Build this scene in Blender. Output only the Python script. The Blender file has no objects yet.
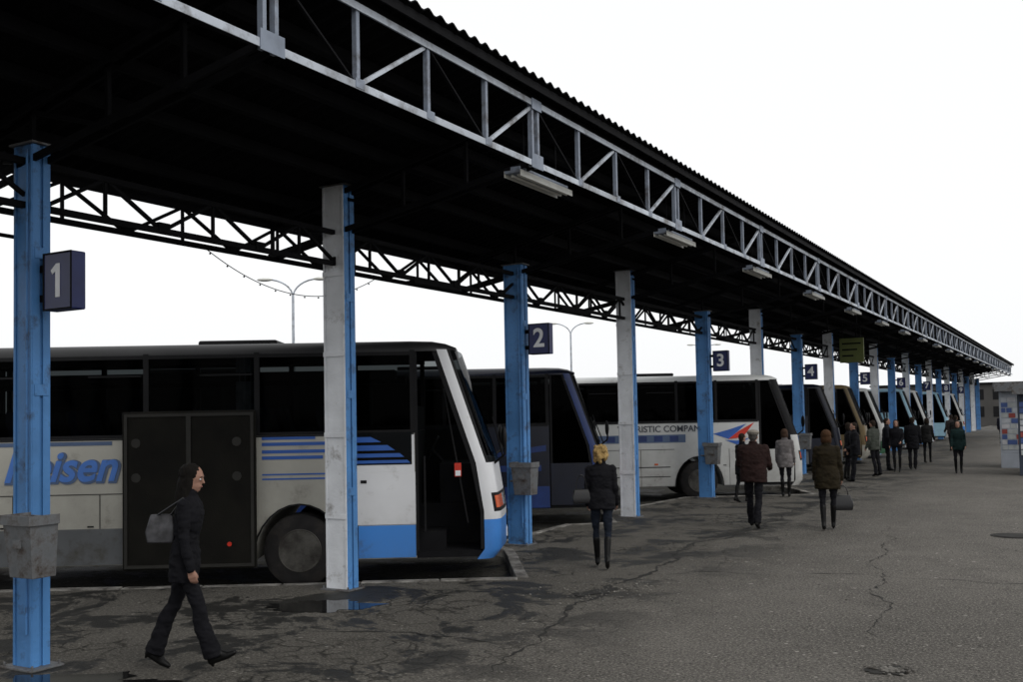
import bpy, bmesh, math, random
from mathutils import Vector, Matrix, noise
from mathutils.bvhtree import BVHTree
random.seed(7)
S = bpy.context.scene
rad = math.radians

# ------------------------------------------------------------------ materials
def mat(name, col, rough=0.6, metal=0.0, var=0.15, scale=4.0, bump=0.0, bscale=60.0, dirt=None, dirt_amt=0.0,
        dirt_scale=3.0, dirt_z=None, spec=0.4):
    m = bpy.data.materials.new(name); m.use_nodes = True
    N = m.node_tree.nodes; Lk = m.node_tree.links
    b = N['Principled BSDF']
    b.inputs['Roughness'].default_value = rough
    b.inputs['Metallic'].default_value = metal
    b.inputs['Specular IOR Level'].default_value = spec
    tc = N.new('ShaderNodeTexCoord')
    nz = N.new('ShaderNodeTexNoise'); nz.inputs['Scale'].default_value = scale; nz.inputs['Detail'].default_value = 6
    Lk.new(tc.outputs['Object'], nz.inputs['Vector'])
    mx = N.new('ShaderNodeMix'); mx.data_type = 'RGBA'
    mr = N.new('ShaderNodeMapRange'); mr.inputs[1].default_value = 0.3; mr.inputs[2].default_value = 0.7
    Lk.new(nz.outputs['Fac'], mr.inputs[0]); Lk.new(mr.outputs[0], mx.inputs[0])
    mx.inputs[6].default_value = tuple(c*(1-var) for c in col)+(1,)
    mx.inputs[7].default_value = tuple(min(1, c*(1+var)) for c in col)+(1,)
    out = mx.outputs[2]
    if dirt:
        n2 = N.new('ShaderNodeTexNoise'); n2.inputs['Scale'].default_value = dirt_scale; n2.inputs['Detail'].default_value = 8
        n2.inputs['Roughness'].default_value = 0.7
        Lk.new(tc.outputs['Object'], n2.inputs['Vector'])
        r2 = N.new('ShaderNodeMapRange'); r2.inputs[1].default_value = 0.62-dirt_amt*0.4; r2.inputs[2].default_value = 0.80-dirt_amt*0.3
        Lk.new(n2.outputs['Fac'], r2.inputs[0])
        fac = r2.outputs[0]
        if dirt_z:
            sp = N.new('ShaderNodeSeparateXYZ'); Lk.new(tc.outputs['Object'], sp.inputs[0])
            r3 = N.new('ShaderNodeMapRange'); r3.inputs[1].default_value = dirt_z[1]; r3.inputs[2].default_value = dirt_z[0]
            r3.inputs[3].default_value = 0.0; r3.inputs[4].default_value = 0.75
            Lk.new(sp.outputs['Z'], r3.inputs[0])
            ad = N.new('ShaderNodeMath'); ad.operation = 'MULTIPLY_ADD'; ad.use_clamp = True
            Lk.new(n2.outputs['Fac'], ad.inputs[0]); Lk.new(r3.outputs[0], ad.inputs[1])
            sc = N.new('ShaderNodeMath'); sc.operation = 'MULTIPLY'; sc.inputs[1].default_value = 0.35
            Lk.new(r2.outputs[0], sc.inputs[0]); Lk.new(sc.outputs[0], ad.inputs[2])
            ad2 = N.new('ShaderNodeMath'); ad2.operation = 'MULTIPLY'; ad2.inputs[1].default_value = 1.3; ad2.use_clamp = True
            Lk.new(ad.outputs[0], ad2.inputs[0]); fac = ad2.outputs[0]
        m2 = N.new('ShaderNodeMix'); m2.data_type = 'RGBA'
        Lk.new(fac, m2.inputs[0]); Lk.new(out, m2.inputs[6]); m2.inputs[7].default_value = tuple(dirt)+(1,)
        out = m2.outputs[2]
    Lk.new(out, b.inputs['Base Color'])
    if bump > 0:
        n3 = N.new('ShaderNodeTexNoise'); n3.inputs['Scale'].default_value = bscale; n3.inputs['Detail'].default_value = 4
        Lk.new(tc.outputs['Object'], n3.inputs['Vector'])
        bp = N.new('ShaderNodeBump'); bp.inputs['Strength'].default_value = bump; bp.inputs['Distance'].default_value = 0.02
        Lk.new(n3.outputs['Fac'], bp.inputs['Height']); Lk.new(bp.outputs[0], b.inputs['Normal'])
    return m

def glass(name, tint=0.3, refl=0.03):
    m = bpy.data.materials.new(name); m.use_nodes = True
    N = m.node_tree.nodes; Lk = m.node_tree.links
    N.remove(N['Principled BSDF'])
    t = N.new('ShaderNodeBsdfTransparent'); t.inputs[0].default_value = (tint*0.92, tint, tint*1.02, 1)
    g = N.new('ShaderNodeBsdfGlossy'); g.inputs['Roughness'].default_value = 0.04
    tc = N.new('ShaderNodeTexCoord'); n3 = N.new('ShaderNodeTexNoise'); n3.inputs['Scale'].default_value = 1.3
    Lk.new(tc.outputs['Object'], n3.inputs['Vector'])
    bp = N.new('ShaderNodeBump'); bp.inputs['Strength'].default_value = 0.25; bp.inputs['Distance'].default_value = 0.02
    Lk.new(n3.outputs['Fac'], bp.inputs['Height']); Lk.new(bp.outputs[0], g.inputs['Normal'])
    lw = N.new('ShaderNodeLayerWeight'); lw.inputs[0].default_value = 0.12
    mr = N.new('ShaderNodeMapRange'); mr.inputs[3].default_value = refl; mr.inputs[4].default_value = 0.30
    Lk.new(lw.outputs['Fresnel'], mr.inputs[0])
    mx = N.new('ShaderNodeMixShader'); Lk.new(mr.outputs[0], mx.inputs[0]); Lk.new(t.outputs[0], mx.inputs[1]); Lk.new(g.outputs[0], mx.inputs[2])
    Lk.new(mx.outputs[0], N['Material Output'].inputs[0])
    return m

def asphalt(name, base=(0.095, 0.09, 0.082)):
    m = bpy.data.materials.new(name); m.use_nodes = True
    N = m.node_tree.nodes; Lk = m.node_tree.links; b = N['Principled BSDF']
    tc = N.new('ShaderNodeTexCoord'); co = tc.outputs['Object']
    def nz(s, d=6, r=0.6, dist=0.0):
        n = N.new('ShaderNodeTexNoise'); n.inputs['Scale'].default_value = s; n.inputs['Detail'].default_value = d
        n.inputs['Roughness'].default_value = r; n.inputs['Distortion'].default_value = dist
        Lk.new(co, n.inputs['Vector']); return n.outputs['Fac']
    def mr(i, a, bb, c=0.0, d=1.0):
        n = N.new('ShaderNodeMapRange'); n.inputs[1].default_value = a; n.inputs[2].default_value = bb
        n.inputs[3].default_value = c; n.inputs[4].default_value = d; Lk.new(i, n.inputs[0]); return n.outputs[0]
    def mth(op, a, bb=None, v=None):
        n = N.new('ShaderNodeMath'); n.operation = op; Lk.new(a, n.inputs[0])
        if bb is not None: Lk.new(bb, n.inputs[1])
        if v is not None: n.inputs[1].default_value = v
        return n.outputs[0]
    def mix(f, a, c):
        n = N.new('ShaderNodeMix'); n.data_type = 'RGBA'; Lk.new(f, n.inputs[0])
        if isinstance(a, tuple): n.inputs[6].default_value = a+(1,)
        else: Lk.new(a, n.inputs[6])
        if isinstance(c, tuple): n.inputs[7].default_value = c+(1,)
        else: Lk.new(c, n.inputs[7])
        return n.outputs[2]
    c = mix(mr(nz(0.35, 5), 0.35, 0.65), tuple(x*0.74 for x in base), tuple(x*1.25 for x in base))
    c = mix(mr(nz(1.7, 8, 0.75), 0.48, 0.68, 0, 0.65), c, tuple(x*0.45 for x in base))
    c = mix(mr(nz(9, 6, 0.8), 0.50, 0.66, 0, 0.45), c, tuple(x*1.7 for x in base))
    c = mix(mr(nz(42, 3, 0.8), 0.51, 0.62, 0, 0.9), c, tuple(min(1, x*2.8) for x in base))
    c = mix(mr(nz(30, 3, 0.8), 0.53, 0.64, 0, 0.9), c, tuple(x*0.2 for x in base))
    for sc_, lo, mxr in ((3.6, 0.30, 0.10), (8.0, 0.35, 0.16)):
        v = N.new('ShaderNodeTexVoronoi'); v.inputs['Scale'].default_value = sc_; Lk.new(co, v.inputs['Vector'])
        sep = N.new('ShaderNodeSeparateColor'); Lk.new(v.outputs['Color'], sep.inputs[0])
        thr = mr(sep.outputs[0], lo, 1.0, 0.0, mxr)
        spot = mth('LESS_THAN', v.outputs['Distance'], thr)
        spot = mth('MULTIPLY', spot, v=0.8)
        c = mix(spot, c, (0.33, 0.31, 0.28))
    wn = N.new('ShaderNodeTexNoise'); wn.inputs['Scale'].default_value = 1.6; wn.inputs['Detail'].default_value = 8
    Lk.new(co, wn.inputs['Vector'])
    vm = N.new('ShaderNodeVectorMath'); vm.operation = 'MULTIPLY_ADD'
    Lk.new(wn.outputs['Color'], vm.inputs[0]); vm.inputs[1].default_value = (0.8, 0.8, 0.8); Lk.new(co, vm.inputs[2])
    sx = N.new('ShaderNodeSeparateXYZ'); Lk.new(co, sx.inputs[0])
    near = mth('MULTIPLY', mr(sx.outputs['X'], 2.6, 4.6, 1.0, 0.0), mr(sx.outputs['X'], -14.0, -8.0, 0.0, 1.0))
    ve2 = N.new('ShaderNodeTexVoronoi'); ve2.feature = 'DISTANCE_TO_EDGE'; ve2.inputs['Scale'].default_value = 3.2
    Lk.new(vm.outputs[0], ve2.inputs['Vector'])
    area = mth('MULTIPLY', mr(nz(0.6, 4), 0.48, 0.56), near)
    ckk = mth('MULTIPLY', mr(ve2.outputs['Distance'], 0.0, 0.07, 1.0, 0.0), area)
    c = mix(ckk, c, (0.010, 0.009, 0.008))
    n075 = nz(0.85, 9, 0.72, 0.5)
    wetm = mth('MULTIPLY', mr(n075, 0.505, 0.54), near)
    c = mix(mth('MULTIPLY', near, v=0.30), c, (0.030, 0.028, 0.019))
    c = mix(mth('MULTIPLY', wetm, v=0.9), c, (0.009, 0.009, 0.008))
    Lk.new(c, b.inputs['Base Color'])
    Lk.new(mr(wetm, 0, 1, 0.92, 0.5), b.inputs['Roughness'])
    b.inputs['Specular IOR Level'].default_value = 0.22
    h = mth('SUBTRACT', nz(38, 5, 0.8), ckk)
    h = mth('ADD', h, mth('MULTIPLY', nz(1.5, 4), v=1.5))
    bp = N.new('ShaderNodeBump'); bp.inputs['Strength'].default_value = 0.8; bp.inputs['Distance'].default_value = 0.02
    Lk.new(h, bp.inputs['Height']); Lk.new(bp.outputs[0], b.inputs['Normal'])
    return m

M = {}
M['asph'] = asphalt('asphalt', (0.096, 0.089, 0.079))
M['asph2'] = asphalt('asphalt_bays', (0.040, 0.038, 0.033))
M['kerb'] = mat('kerb_concrete', (0.24, 0.23, 0.21), 0.9, var=0.3, scale=2, bump=0.5, dirt=(0.04, 0.035, 0.03), dirt_amt=0.55)
M['blue'] = mat('blue_post_paint', (0.07, 0.215, 0.48), 0.55, var=0.2, scale=2.5, bump=0.2, bscale=20, dirt=(0.03, 0.035, 0.05), dirt_amt=0.24, dirt_scale=5)
M['white'] = mat('weathered_white_paint', (0.66, 0.68, 0.71), 0.6, var=0.12, scale=3, bump=0.2, bscale=25, dirt=(0.15, 0.13, 0.11), dirt_amt=0.15, dirt_scale=4)
M['truss'] = mat('galvanised_truss', (0.25, 0.29, 0.36), 0.55, 0.1, var=0.3, scale=3, dirt=(0.07, 0.06, 0.055), dirt_amt=0.35)
M['trussw'] = mat('truss_pale_paint', (0.44, 0.48, 0.54), 0.55, 0.0, var=0.25, scale=2, dirt=(0.09, 0.08, 0.07), dirt_amt=0.35)
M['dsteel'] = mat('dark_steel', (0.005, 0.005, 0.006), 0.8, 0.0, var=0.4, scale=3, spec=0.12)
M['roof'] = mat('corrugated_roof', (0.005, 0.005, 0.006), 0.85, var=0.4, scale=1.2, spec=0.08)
M['navy'] = mat('sign_navy', (0.006, 0.013, 0.085), 0.4, var=0.2)
M['signw'] = mat('sign_white', (0.72, 0.73, 0.75), 0.5, var=0.08)
M['steelbox'] = mat('bin_sheet_steel', (0.17, 0.18, 0.19), 0.6, 0.2, var=0.35, scale=7, dirt=(0.05, 0.035, 0.025), dirt_amt=0.5, dirt_scale=7)
M['tube'] = mat('light_fitting_white', (0.62, 0.62, 0.58), 0.5, var=0.12)
M['glass'] = glass('bus_glass', 0.19, 0.0)
M['glass2'] = glass('bus_glass_dark', 0.06, 0.0)
M['black'] = mat('black_rubber', (0.006, 0.006, 0.007), 0.6, var=0.3, spec=0.2)
M['tyre'] = mat('tyre', (0.011, 0.010, 0.010), 0.9, var=0.4, scale=8, dirt=(0.03, 0.026, 0.022), dirt_amt=0.3)
M['rim'] = mat('wheel_rim', (0.08, 0.076, 0.066), 0.6, 0.1, var=0.3, scale=8, dirt=(0.018, 0.015, 0.012), dirt_amt=0.5)
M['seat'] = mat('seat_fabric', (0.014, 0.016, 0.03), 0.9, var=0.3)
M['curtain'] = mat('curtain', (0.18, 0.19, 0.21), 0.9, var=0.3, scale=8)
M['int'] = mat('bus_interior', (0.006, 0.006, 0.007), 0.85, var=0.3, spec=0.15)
M['red'] = mat('lamp_red', (0.5, 0.03, 0.015), 0.25, var=0.1)
M['amber'] = mat('lamp_amber', (0.55, 0.10, 0.03), 0.2, var=0.1)
M['lens'] = mat('lamp_clear', (0.5, 0.52, 0.55), 0.15, 0.3, var=0.1)
M['puddle'] = mat('puddle_water', (0.008, 0.008, 0.008), 0.05, var=0.1, spec=0.3)
M['crack'] = mat('crack', (0.014, 0.013, 0.011), 0.95, var=0.5)

# ------------------------------------------------------------------ mesh builder
class MB:
    def __init__(s): s.v = []; s.f = []; s.m = []
    def add(s, vs, fs, mi=0):
        o = len(s.v); s.v += [tuple(v) for v in vs]
        for f in fs: s.f.append([i+o for i in f]); s.m.append(mi)
    def box(s, x0, x1, y0, y1, z0, z1, mi=0):
        s.add([(x0,y0,z0),(x1,y0,z0),(x1,y1,z0),(x0,y1,z0),(x0,y0,z1),(x1,y0,z1),(x1,y1,z1),(x0,y1,z1)],
              [(0,3,2,1),(4,5,6,7),(0,1,5,4),(1,2,6,5),(2,3,7,6),(3,0,4,7)], mi)
    def beam(s, p0, p1, w, h, mi=0, up=(0,0,1)):
        p0 = Vector(p0); p1 = Vector(p1); d = (p1-p0).normalized(); u = Vector(up)
        if abs(d.dot(u)) > 0.98: u = Vector((1,0,0))
        a = d.cross(u).normalized()*w/2; b = a.cross(d).normalized()*h/2
        vs = [p0-a-b, p0+a-b, p0+a+b, p0-a+b, p1-a-b, p1+a-b, p1+a+b, p1-a+b]
        s.add(vs, [(0,3,2,1),(4,5,6,7),(0,1,5,4),(1,2,6,5),(2,3,7,6),(3,0,4,7)], mi)
    def tube(s, p0, p1, r0, r1=None, n=10, mi=0):
        if r1 is None: r1 = r0
        p0 = Vector(p0); p1 = Vector(p1); d = p1-p0
        if d.length < 1e-6: return
        d.normalize(); u = Vector((0,0,1)) if abs(d.z) < 0.95 else Vector((1,0,0))
        a = d.cross(u).normalized(); b = d.cross(a)
        vs = []
        for p, r in ((p0, r0), (p1, r1)):
            for i in range(n):
                t = 2*math.pi*i/n; vs.append(p+a*math.cos(t)*r+b*math.sin(t)*r)
        fs = [(i, (i+1) % n, n+(i+1) % n, n+i) for i in range(n)]
        fs += [tuple(range(n))[::-1], tuple(range(n, 2*n))]
        s.add(vs, fs, mi)
    def ell(s, c, r, mi=0, n=14, k=9, R=None):
        if not hasattr(r, '__len__'): r = (r, r, r)
        vs = []; c = Vector(c)
        def P(x, y, z):
            v = Vector((x*r[0], y*r[1], z*r[2]))
            if R is not None: v = R @ v
            return c+v
        vs.append(P(0,0,1))
        for j in range(1, k):
            ph = math.pi*j/k
            for i in range(n):
                t = 2*math.pi*i/n; vs.append(P(math.sin(ph)*math.cos(t), math.sin(ph)*math.sin(t), math.cos(ph)))
        vs.append(P(0,0,-1)); e = len(vs)-1
        fs = [(0, 1+i, 1+(i+1) % n) for i in range(n)]
        for j in range(k-2):
            for i in range(n):
                a = 1+j*n+i; b = 1+j*n+(i+1) % n; fs.append((a, a+n, b+n, b))
        fs += [(e, 1+(k-2)*n+(i+1) % n, 1+(k-2)*n+i) for i in range(n)]
        s.add(vs, fs, mi)
    def cap(s, p0, r0, p1, r1, mi=0, n=12):
        s.tube(p0, p1, r0, r1, n, mi); s.ell(p0, r0*1.0, mi, n, 7); s.ell(p1, r1*1.0, mi, n, 7)
    def loft(s, rings, mi=0, closed=True, capped=True, mfun=None):
        n = len(rings[0]); o = len(s.v)
        for r in rings: s.v += [tuple(p) for p in r]
        for j in range(len(rings)-1):
            for i in range(n if closed else n-1):
                a = o+j*n+i; b = o+j*n+(i+1) % n
                s.f.append([a, b, b+n, a+n]); s.m.append(mfun(j, i) if mfun else mi)
        if capped:
            s.f.append([o+i for i in range(n)][::-1]); s.m.append(mi)
            s.f.append([o+(len(rings)-1)*n+i for i in range(n)]); s.m.append(mi)
    def prism(s, poly, y0, y1, mi=0):
        n = len(poly)
        vs = [(x, y0, z) for x, z in poly]+[(x, y1, z) for x, z in poly]
        fs = [(i, (i+1) % n, n+(i+1) % n, n+i) for i in range(n)]+[tuple(range(n))[::-1], tuple(range(n, 2*n))]
        s.add(vs, fs, mi)
    def lathe_y(s, prof, c, mi=0, n=32):
        rings = []
        for r, y in prof:
            rings.append([(c[0]+r*math.cos(2*math.pi*i/n), c[1]+y, c[2]+r*math.sin(2*math.pi*i/n)) for i in range(n)])
        s.loft(rings, mi, True, True)
    def obj(s, name, mats, parent=None, bevel=0, smooth=None, loc=None, rot=None, fixn=True):
        me = bpy.data.meshes.new(name); me.from_pydata(s.v, [], s.f)
        for m in mats: me.materials.append(m)
        me.polygons.foreach_set('material_index', s.m)
        if fixn:
            bm = bmesh.new(); bm.from_mesh(me); bmesh.ops.recalc_face_normals(bm, faces=bm.faces); bm.to_mesh(me); bm.free()
        if smooth is not None:
            me.polygons.foreach_set('use_smooth', [True]*len(me.polygons))
            me.set_sharp_from_angle(angle=rad(smooth))
        o = bpy.data.objects.new(name, me); S.collection.objects.link(o)
        if parent: o.parent = parent
        if loc: o.location = loc
        if rot: o.rotation_euler = rot
        if bevel:
            b = o.modifiers.new('bevel', 'BEVEL'); b.width = bevel; b.segments = 2; b.limit_method = 'ANGLE'; b.angle_limit = rad(50)
        return o

def empty(name, loc=(0,0,0), rotz=0):
    e = bpy.data.objects.new(name, None); S.collection.objects.link(e); e.location = loc; e.rotation_euler = (0,0,rotz); return e

def text(name, body, size, m, parent, loc, rot, extrude=0.003, shear=0, offset=0, sx=1, align='CENTER'):
    c = bpy.data.curves.new(name, 'FONT'); c.body = body; c.size = size; c.extrude = extrude; c.shear = shear; c.offset = offset
    c.align_x = align; c.align_y = 'CENTER'
    o = bpy.data.objects.new(name+'_tmp', c); S.collection.objects.link(o)
    dg = bpy.context.evaluated_depsgraph_get(); dg.update()
    me = bpy.data.meshes.new_from_object(o.evaluated_get(dg))
    bpy.data.objects.remove(o)
    me.materials.clear(); me.materials.append(m)
    q = bpy.data.objects.new(name, me); S.collection.objects.link(q)
    q.parent = parent; q.location = loc; q.rotation_euler = rot; q.scale = (sx, 1, 1)
    return q

# ------------------------------------------------------------------ world + sun
w = bpy.data.worlds.new('World'); S.world = w; w.use_nodes = True
N = w.node_tree.nodes; Lk = w.node_tree.links
sky = N.new('ShaderNodeTexSky'); sky.sky_type = 'NISHITA'; sky.sun_disc = False
sky.sun_elevation = rad(40); sky.sun_rotation = rad(110); sky.dust_density = 4
hs = N.new('ShaderNodeHueSaturation'); hs.inputs['Saturation'].default_value = 0.15; hs.inputs['Value'].default_value = 0.12
Lk.new(sky.outputs[0], hs.inputs['Color'])
mx = N.new('ShaderNodeMix'); mx.data_type = 'RGBA'; mx.inputs[0].default_value = 0.88
Lk.new(hs.outputs[0], mx.inputs[6]); mx.inputs[7].default_value = (1.08, 1.09, 1.10, 1)
Lk.new(mx.outputs[2], N['Background'].inputs[0]); N['Background'].inputs[1].default_value = 1.0
sl = bpy.data.lights.new('sun', 'SUN'); sl.energy = 0.9; sl.angle = rad(25); sl.color = (1, 0.97, 0.93)
so = bpy.data.objects.new('sun', sl); S.collection.objects.link(so)
so.rotation_euler = (rad(44), 0, rad(68))

# ------------------------------------------------------------------ camera
cam = bpy.data.cameras.new('camera'); co = bpy.data.objects.new('camera', cam); S.collection.objects.link(co)
cam.sensor_width = 36; cam.lens = 35.16; cam.clip_end = 4000; cam.shift_y = 0.031
co.location = (8, 0, 2.1)
co.rotation_euler = (Matrix.Rotation(rad(29.6), 4, 'Z') @ Matrix.Rotation(rad(92.45), 4, 'X') @ Matrix.Rotation(rad(-1.1), 4, 'Z')).to_euler()
S.camera = co
S.view_settings.view_transform = 'Standard'; S.view_settings.look = 'None'; S.view_settings.exposure = 0

# ------------------------------------------------------------------ ground
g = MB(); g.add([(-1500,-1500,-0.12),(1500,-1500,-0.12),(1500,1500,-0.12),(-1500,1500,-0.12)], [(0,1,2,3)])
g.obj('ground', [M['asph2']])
edge = [(-25,-5.02),(1.6,11.33),(0.1,13.6),(-0.5,14.0),(-0.62,17.2),(0.05,17.75),(-0.95,19.5),(-0.62,23.6),(2.12,25.45),(0.72,27.8),(-0.5,28.0),(-0.5,120)]
poly = edge+[(60,120),(60,-40),(-25,-40)]
p = MB(); n = len(poly)
p.add([(x,y,0) for x,y in poly]+[(x,y,-0.3) for x,y in poly], [tuple(range(n))]+[(i,(i+1)%n,n+(i+1)%n,n+i) for i in range(n)])
p.obj('platform_pavement', [M['asph']])
k = MB()
for a, b in zip(edge[:-1], edge[1:]):
    a = Vector((*a, 0)); b = Vector((*b, 0)); d = (b-a); Ln = d.length; d.normalize()
    nn = max(1, round(Ln/1.0))
    side = Vector((d.y, -d.x, 0))
    for i in range(nn):
        p0 = a+d*(Ln*i/nn+0.008); p1 = a+d*(Ln*(i+1)/nn-0.008)
        j = random.uniform(-0.008, 0.006); s_ = random.uniform(-0.012, 0.012)
        k.beam(p0+side*(0.06+s_)+Vector((0,0,-0.085+j)), p1+side*(0.06-s_)+Vector((0,0,-0.085+j)), 0.16, 0.19, 0)
k.obj('kerb', [M['kerb']], bevel=0.012)

def ribbon(name, pts, wdt, m, z=0.004, jit=0.07, seg=0.05):
    r = MB(); P = [Vector((*q, 0)) for q in pts]; L = []
    for a, b in zip(P[:-1], P[1:]):
        nn = max(2, int((b-a).length/seg))
        for i in range(nn): L.append(a.lerp(b, i/nn))
    L.append(P[-1])
    vs = []; dirv = (P[-1]-P[0]).normalized(); sd = Vector((-dirv.y, dirv.x, 0))
    for i, q in enumerate(L):
        o = sd*(noise.noise(Vector((q.x*1.2, q.y*1.2, 3)))*jit*3.4+noise.noise(Vector((q.x*6, q.y*6, 7)))*jit*0.9+random.uniform(-jit, jit)*0.15)
        ww = wdt*(0.12+abs(noise.noise(Vector((q.x*2.5, q.y*2.5, 9))))*3.0+random.uniform(0,0.25))*min(1, 6*(i+1)/len(L), 6*(len(L)-i)/len(L))
        vs += [q+o-sd*ww/2+Vector((0,0,z)), q+o+sd*ww/2+Vector((0,0,z))]
    r.add(vs, [(2*i, 2*i+1, 2*i+3, 2*i+2) for i in range(len(L)-1)])
    return r.obj(name, [m])
ribbon('pavement_crack', [(3.55,6.0),(3.66,7.64),(2.96,10.74),(2.99,12.57),(2.6,15.2),(2.84,17.5),(2.7,24),(3.0,30)], 0.06, M['crack'])
ribbon('pavement_crack', [(2.6,12.1),(4.86,13.1),(7.36,13.3),(9.5,13.8)], 0.018, M['crack'])
ribbon('pavement_crack', [(4.93,19.1),(5.6,14.0),(6.04,11.5),(6.55,8.7)], 0.016, M['crack'])
ribbon('pavement_crack', [(1.2,7.6),(2.2,8.1),(3.5,8.0)], 0.03, M['crack'])

def blob(name, c, rx, ry, m, z, rot=0, seed=0, n=64, amp=0.35):
    b = MB(); vs = [(c[0], c[1], z)]
    for i in range(n):
        t = 2*math.pi*i/n; r = 1+amp*noise.noise(Vector((math.cos(t)*1.6+seed, math.sin(t)*1.6, seed)))*1.6+0.25*noise.noise(Vector((math.cos(t)*6, math.sin(t)*6, seed)))+0.12*noise.noise(Vector((math.cos(t)*16, math.sin(t)*16, seed)))
        x = rx*r*math.cos(t); y = ry*r*math.sin(t)
        vs.append((c[0]+x*math.cos(rot)-y*math.sin(rot), c[1]+x*math.sin(rot)+y*math.cos(rot), z))
    b.add(vs, [(0, i+1, (i+1) % n+1) for i in range(n)]); return b.obj(name, [m])
blob('puddle', (0.45,8.75), 0.62, 0.34, M['puddle'], 0.005, 0.5, 2)
blob('puddle', (0.75,5.2), 0.8, 0.32, M['puddle'], 0.005, 0.5, 5)
blob('pothole', (2.95,10.75), 0.34, 0.13, M['crack'], 0.006, 1.2, 8)
blob('pothole', (6.6,8.5), 0.17, 0.13, M['crack'], 0.008, 0.5, 11)
blob('pothole_fill', (6.6,8.5), 0.11, 0.09, M['kerb'], 0.012, 0.5, 14)
rb = MB()
for i in range(60):
    t = random.uniform(0, 6.28); r = random.gauss(0.12, 0.06)
    s_ = random.uniform(0.005, 0.016)
    rb.ell((6.6+r*math.cos(t), 8.5+r*0.8*math.sin(t), 0.014), (s_*1.4, s_, s_*0.7), 0, 6, 4)
for i in range(140):
    s_ = random.uniform(0.004, 0.013)
    rb.ell((2.95+random.gauss(0,0.3), 10.75+random.gauss(0,0.5), 0.006), (s_*1.4, s_, s_*0.7), 0, 6, 4)
for i in range(260):
    s_ = random.uniform(0.004, 0.012)
    rb.ell((random.uniform(1.5,8.5), random.uniform(6,18), 0.004), (s_*1.4, s_, s_*0.5), 0, 6, 4)
rb.obj('loose_gravel', [M['kerb']])
mh = MB(); mh.tube((7.0,18.1,-0.02),(7.0,18.1,0.008),0.36,0.36,32,0); mh.tube((7.0,18.1,0.0),(7.0,18.1,0.014),0.30,0.30,32,1)
mh.obj('manhole_cover', [M['crack'], M['crack']])

# ------------------------------------------------------------------ canopy
def py(k):
    base = {0: 5.55, 1: 9.76, 2: 14.27, 3: 18.85, 4: 23.65}
    if k in base: return base[k]
    if k < 0: return 5.55+4.4*k
    return 28.33+4.70*(k-5)
K0 = -4; K1 = 20
ys = [py(k_) for k_ in range(K0, K1+1)]
YA = ys[0]-1.0; YB = ys[-1]+1.0
can = empty('platform_canopy')
def roofz(x): return 5.04+0.235*x
r = MB(); SUB = 6; nw = int((YB-YA)/0.20); vs = []; fs = []
for i in range(nw*SUB+1):
    y = YA+i*(YB-YA)/(nw*SUB); dz = 0.022*math.sin(2*math.pi*i/SUB)
    for x in (-1.25, 3.0): vs.append((x, y, roofz(x)+dz+0.045))
    for x in (3.0, -1.25): vs.append((x, y, roofz(x)+dz+0.03))
for i in range(nw*SUB):
    a = i*4
    for j in range(4): fs.append((a+j, a+(j+1) % 4, a+4+(j+1) % 4, a+4+j))
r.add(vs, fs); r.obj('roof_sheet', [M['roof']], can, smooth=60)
pu = MB()
for x in (-1.15, -0.55, 0.35, 0.95, 1.55, 2.15):
    z = roofz(x)-0.06
    pu.box(x-0.03, x+0.03, YA, YB, z-0.06, z+0.05, 0); pu.box(x-0.05, x+0.05, YA, YB, z-0.075, z-0.061, 0)
pu.box(2.74, 2.80, YA, YB, 5.62, roofz(2.77)-0.005, 0)
pu.box(2.93, 2.95, YA, YB, 5.66, 5.75, 0)
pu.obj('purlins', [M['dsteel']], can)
ft = MB(); XF = 2.8; ZB = 4.90; ZT = 5.58
for (z, hh) in ((ZB, 0.05), (ZT, 0.05)):
    ft.box(XF-0.035, XF+0.03, YA, YB, z-0.005, z+0.005, 0)
    ft.box(XF+0.03, XF+0.038, YA, YB, z-hh/2-0.015, z+hh/2, 2)
for q in range(len(ys)-1):
    a0 = ys[q]; dp = (ys[q+1]-ys[q])/4
    for i in range(4):
        yv = a0+dp*i
        if i == 0:
            ft.box(XF-0.028, XF+0.026, yv-0.085, yv-0.045, ZB-0.04, ZT+0.03, 0); ft.box(XF-0.028, XF+0.026, yv+0.045, yv+0.085, ZB-0.04, ZT+0.03, 0)
            ft.box(XF+0.039, XF+0.047, yv-0.13, yv+0.13, ZB-0.06, ZB+0.10, 0)
            ft.box(XF+0.039, XF+0.047, yv-0.11, yv+0.11, ZT-0.08, ZT+0.04, 0)
        else:
            ft.box(XF-0.025, XF+0.022, yv-0.022, yv+0.022, ZB+0.01, ZT-0.01, 0)
            ft.box(XF+0.039, XF+0.044, yv-0.06, yv+0.06, ZB-0.03, ZB+0.05, 0)
        if i % 2 == 0: ft.beam((XF, yv+0.05, ZT-0.04), (XF, yv+dp-0.05, ZB+0.03), 0.03, 0.018, 1)
        else: ft.beam((XF, yv+0.05, ZB+0.03), (XF, yv+dp-0.05, ZT-0.04), 0.035, 0.035, 2)
ft.obj('front_truss', [M['truss'], M['dsteel'], M['trussw']], can)
def row_truss(name, X, zb, zt, panel, ph):
    t = MB()
    for z in (zb, zt):
        t.box(X-0.03, X+0.03, YA, YB, z-0.028, z+0.028, 0)
    y = YA+ph; i = 0
    while y+panel < YB:
        if i % 2 == 0: a, b = (X, y, zb), (X, y+panel, zt)
        else: a, b = (X, y, zt), (X, y+panel, zb)
        t.beam(a, b, 0.035, 0.035, 0)
        if i % 2 == 0: t.beam((X, y+panel, zb), (X, y+panel, zt), 0.03, 0.03)
        else: t.box(X-0.036, X+0.036, y+panel-0.07, y+panel+0.07, zb-0.02, zb+0.08, 0)
        y += panel; i += 1
    t.obj(name, [M['dsteel']], can)
row_truss('post_line_truss', 0.0, 4.03, 4.42, 0.68, 1.0)
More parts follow.
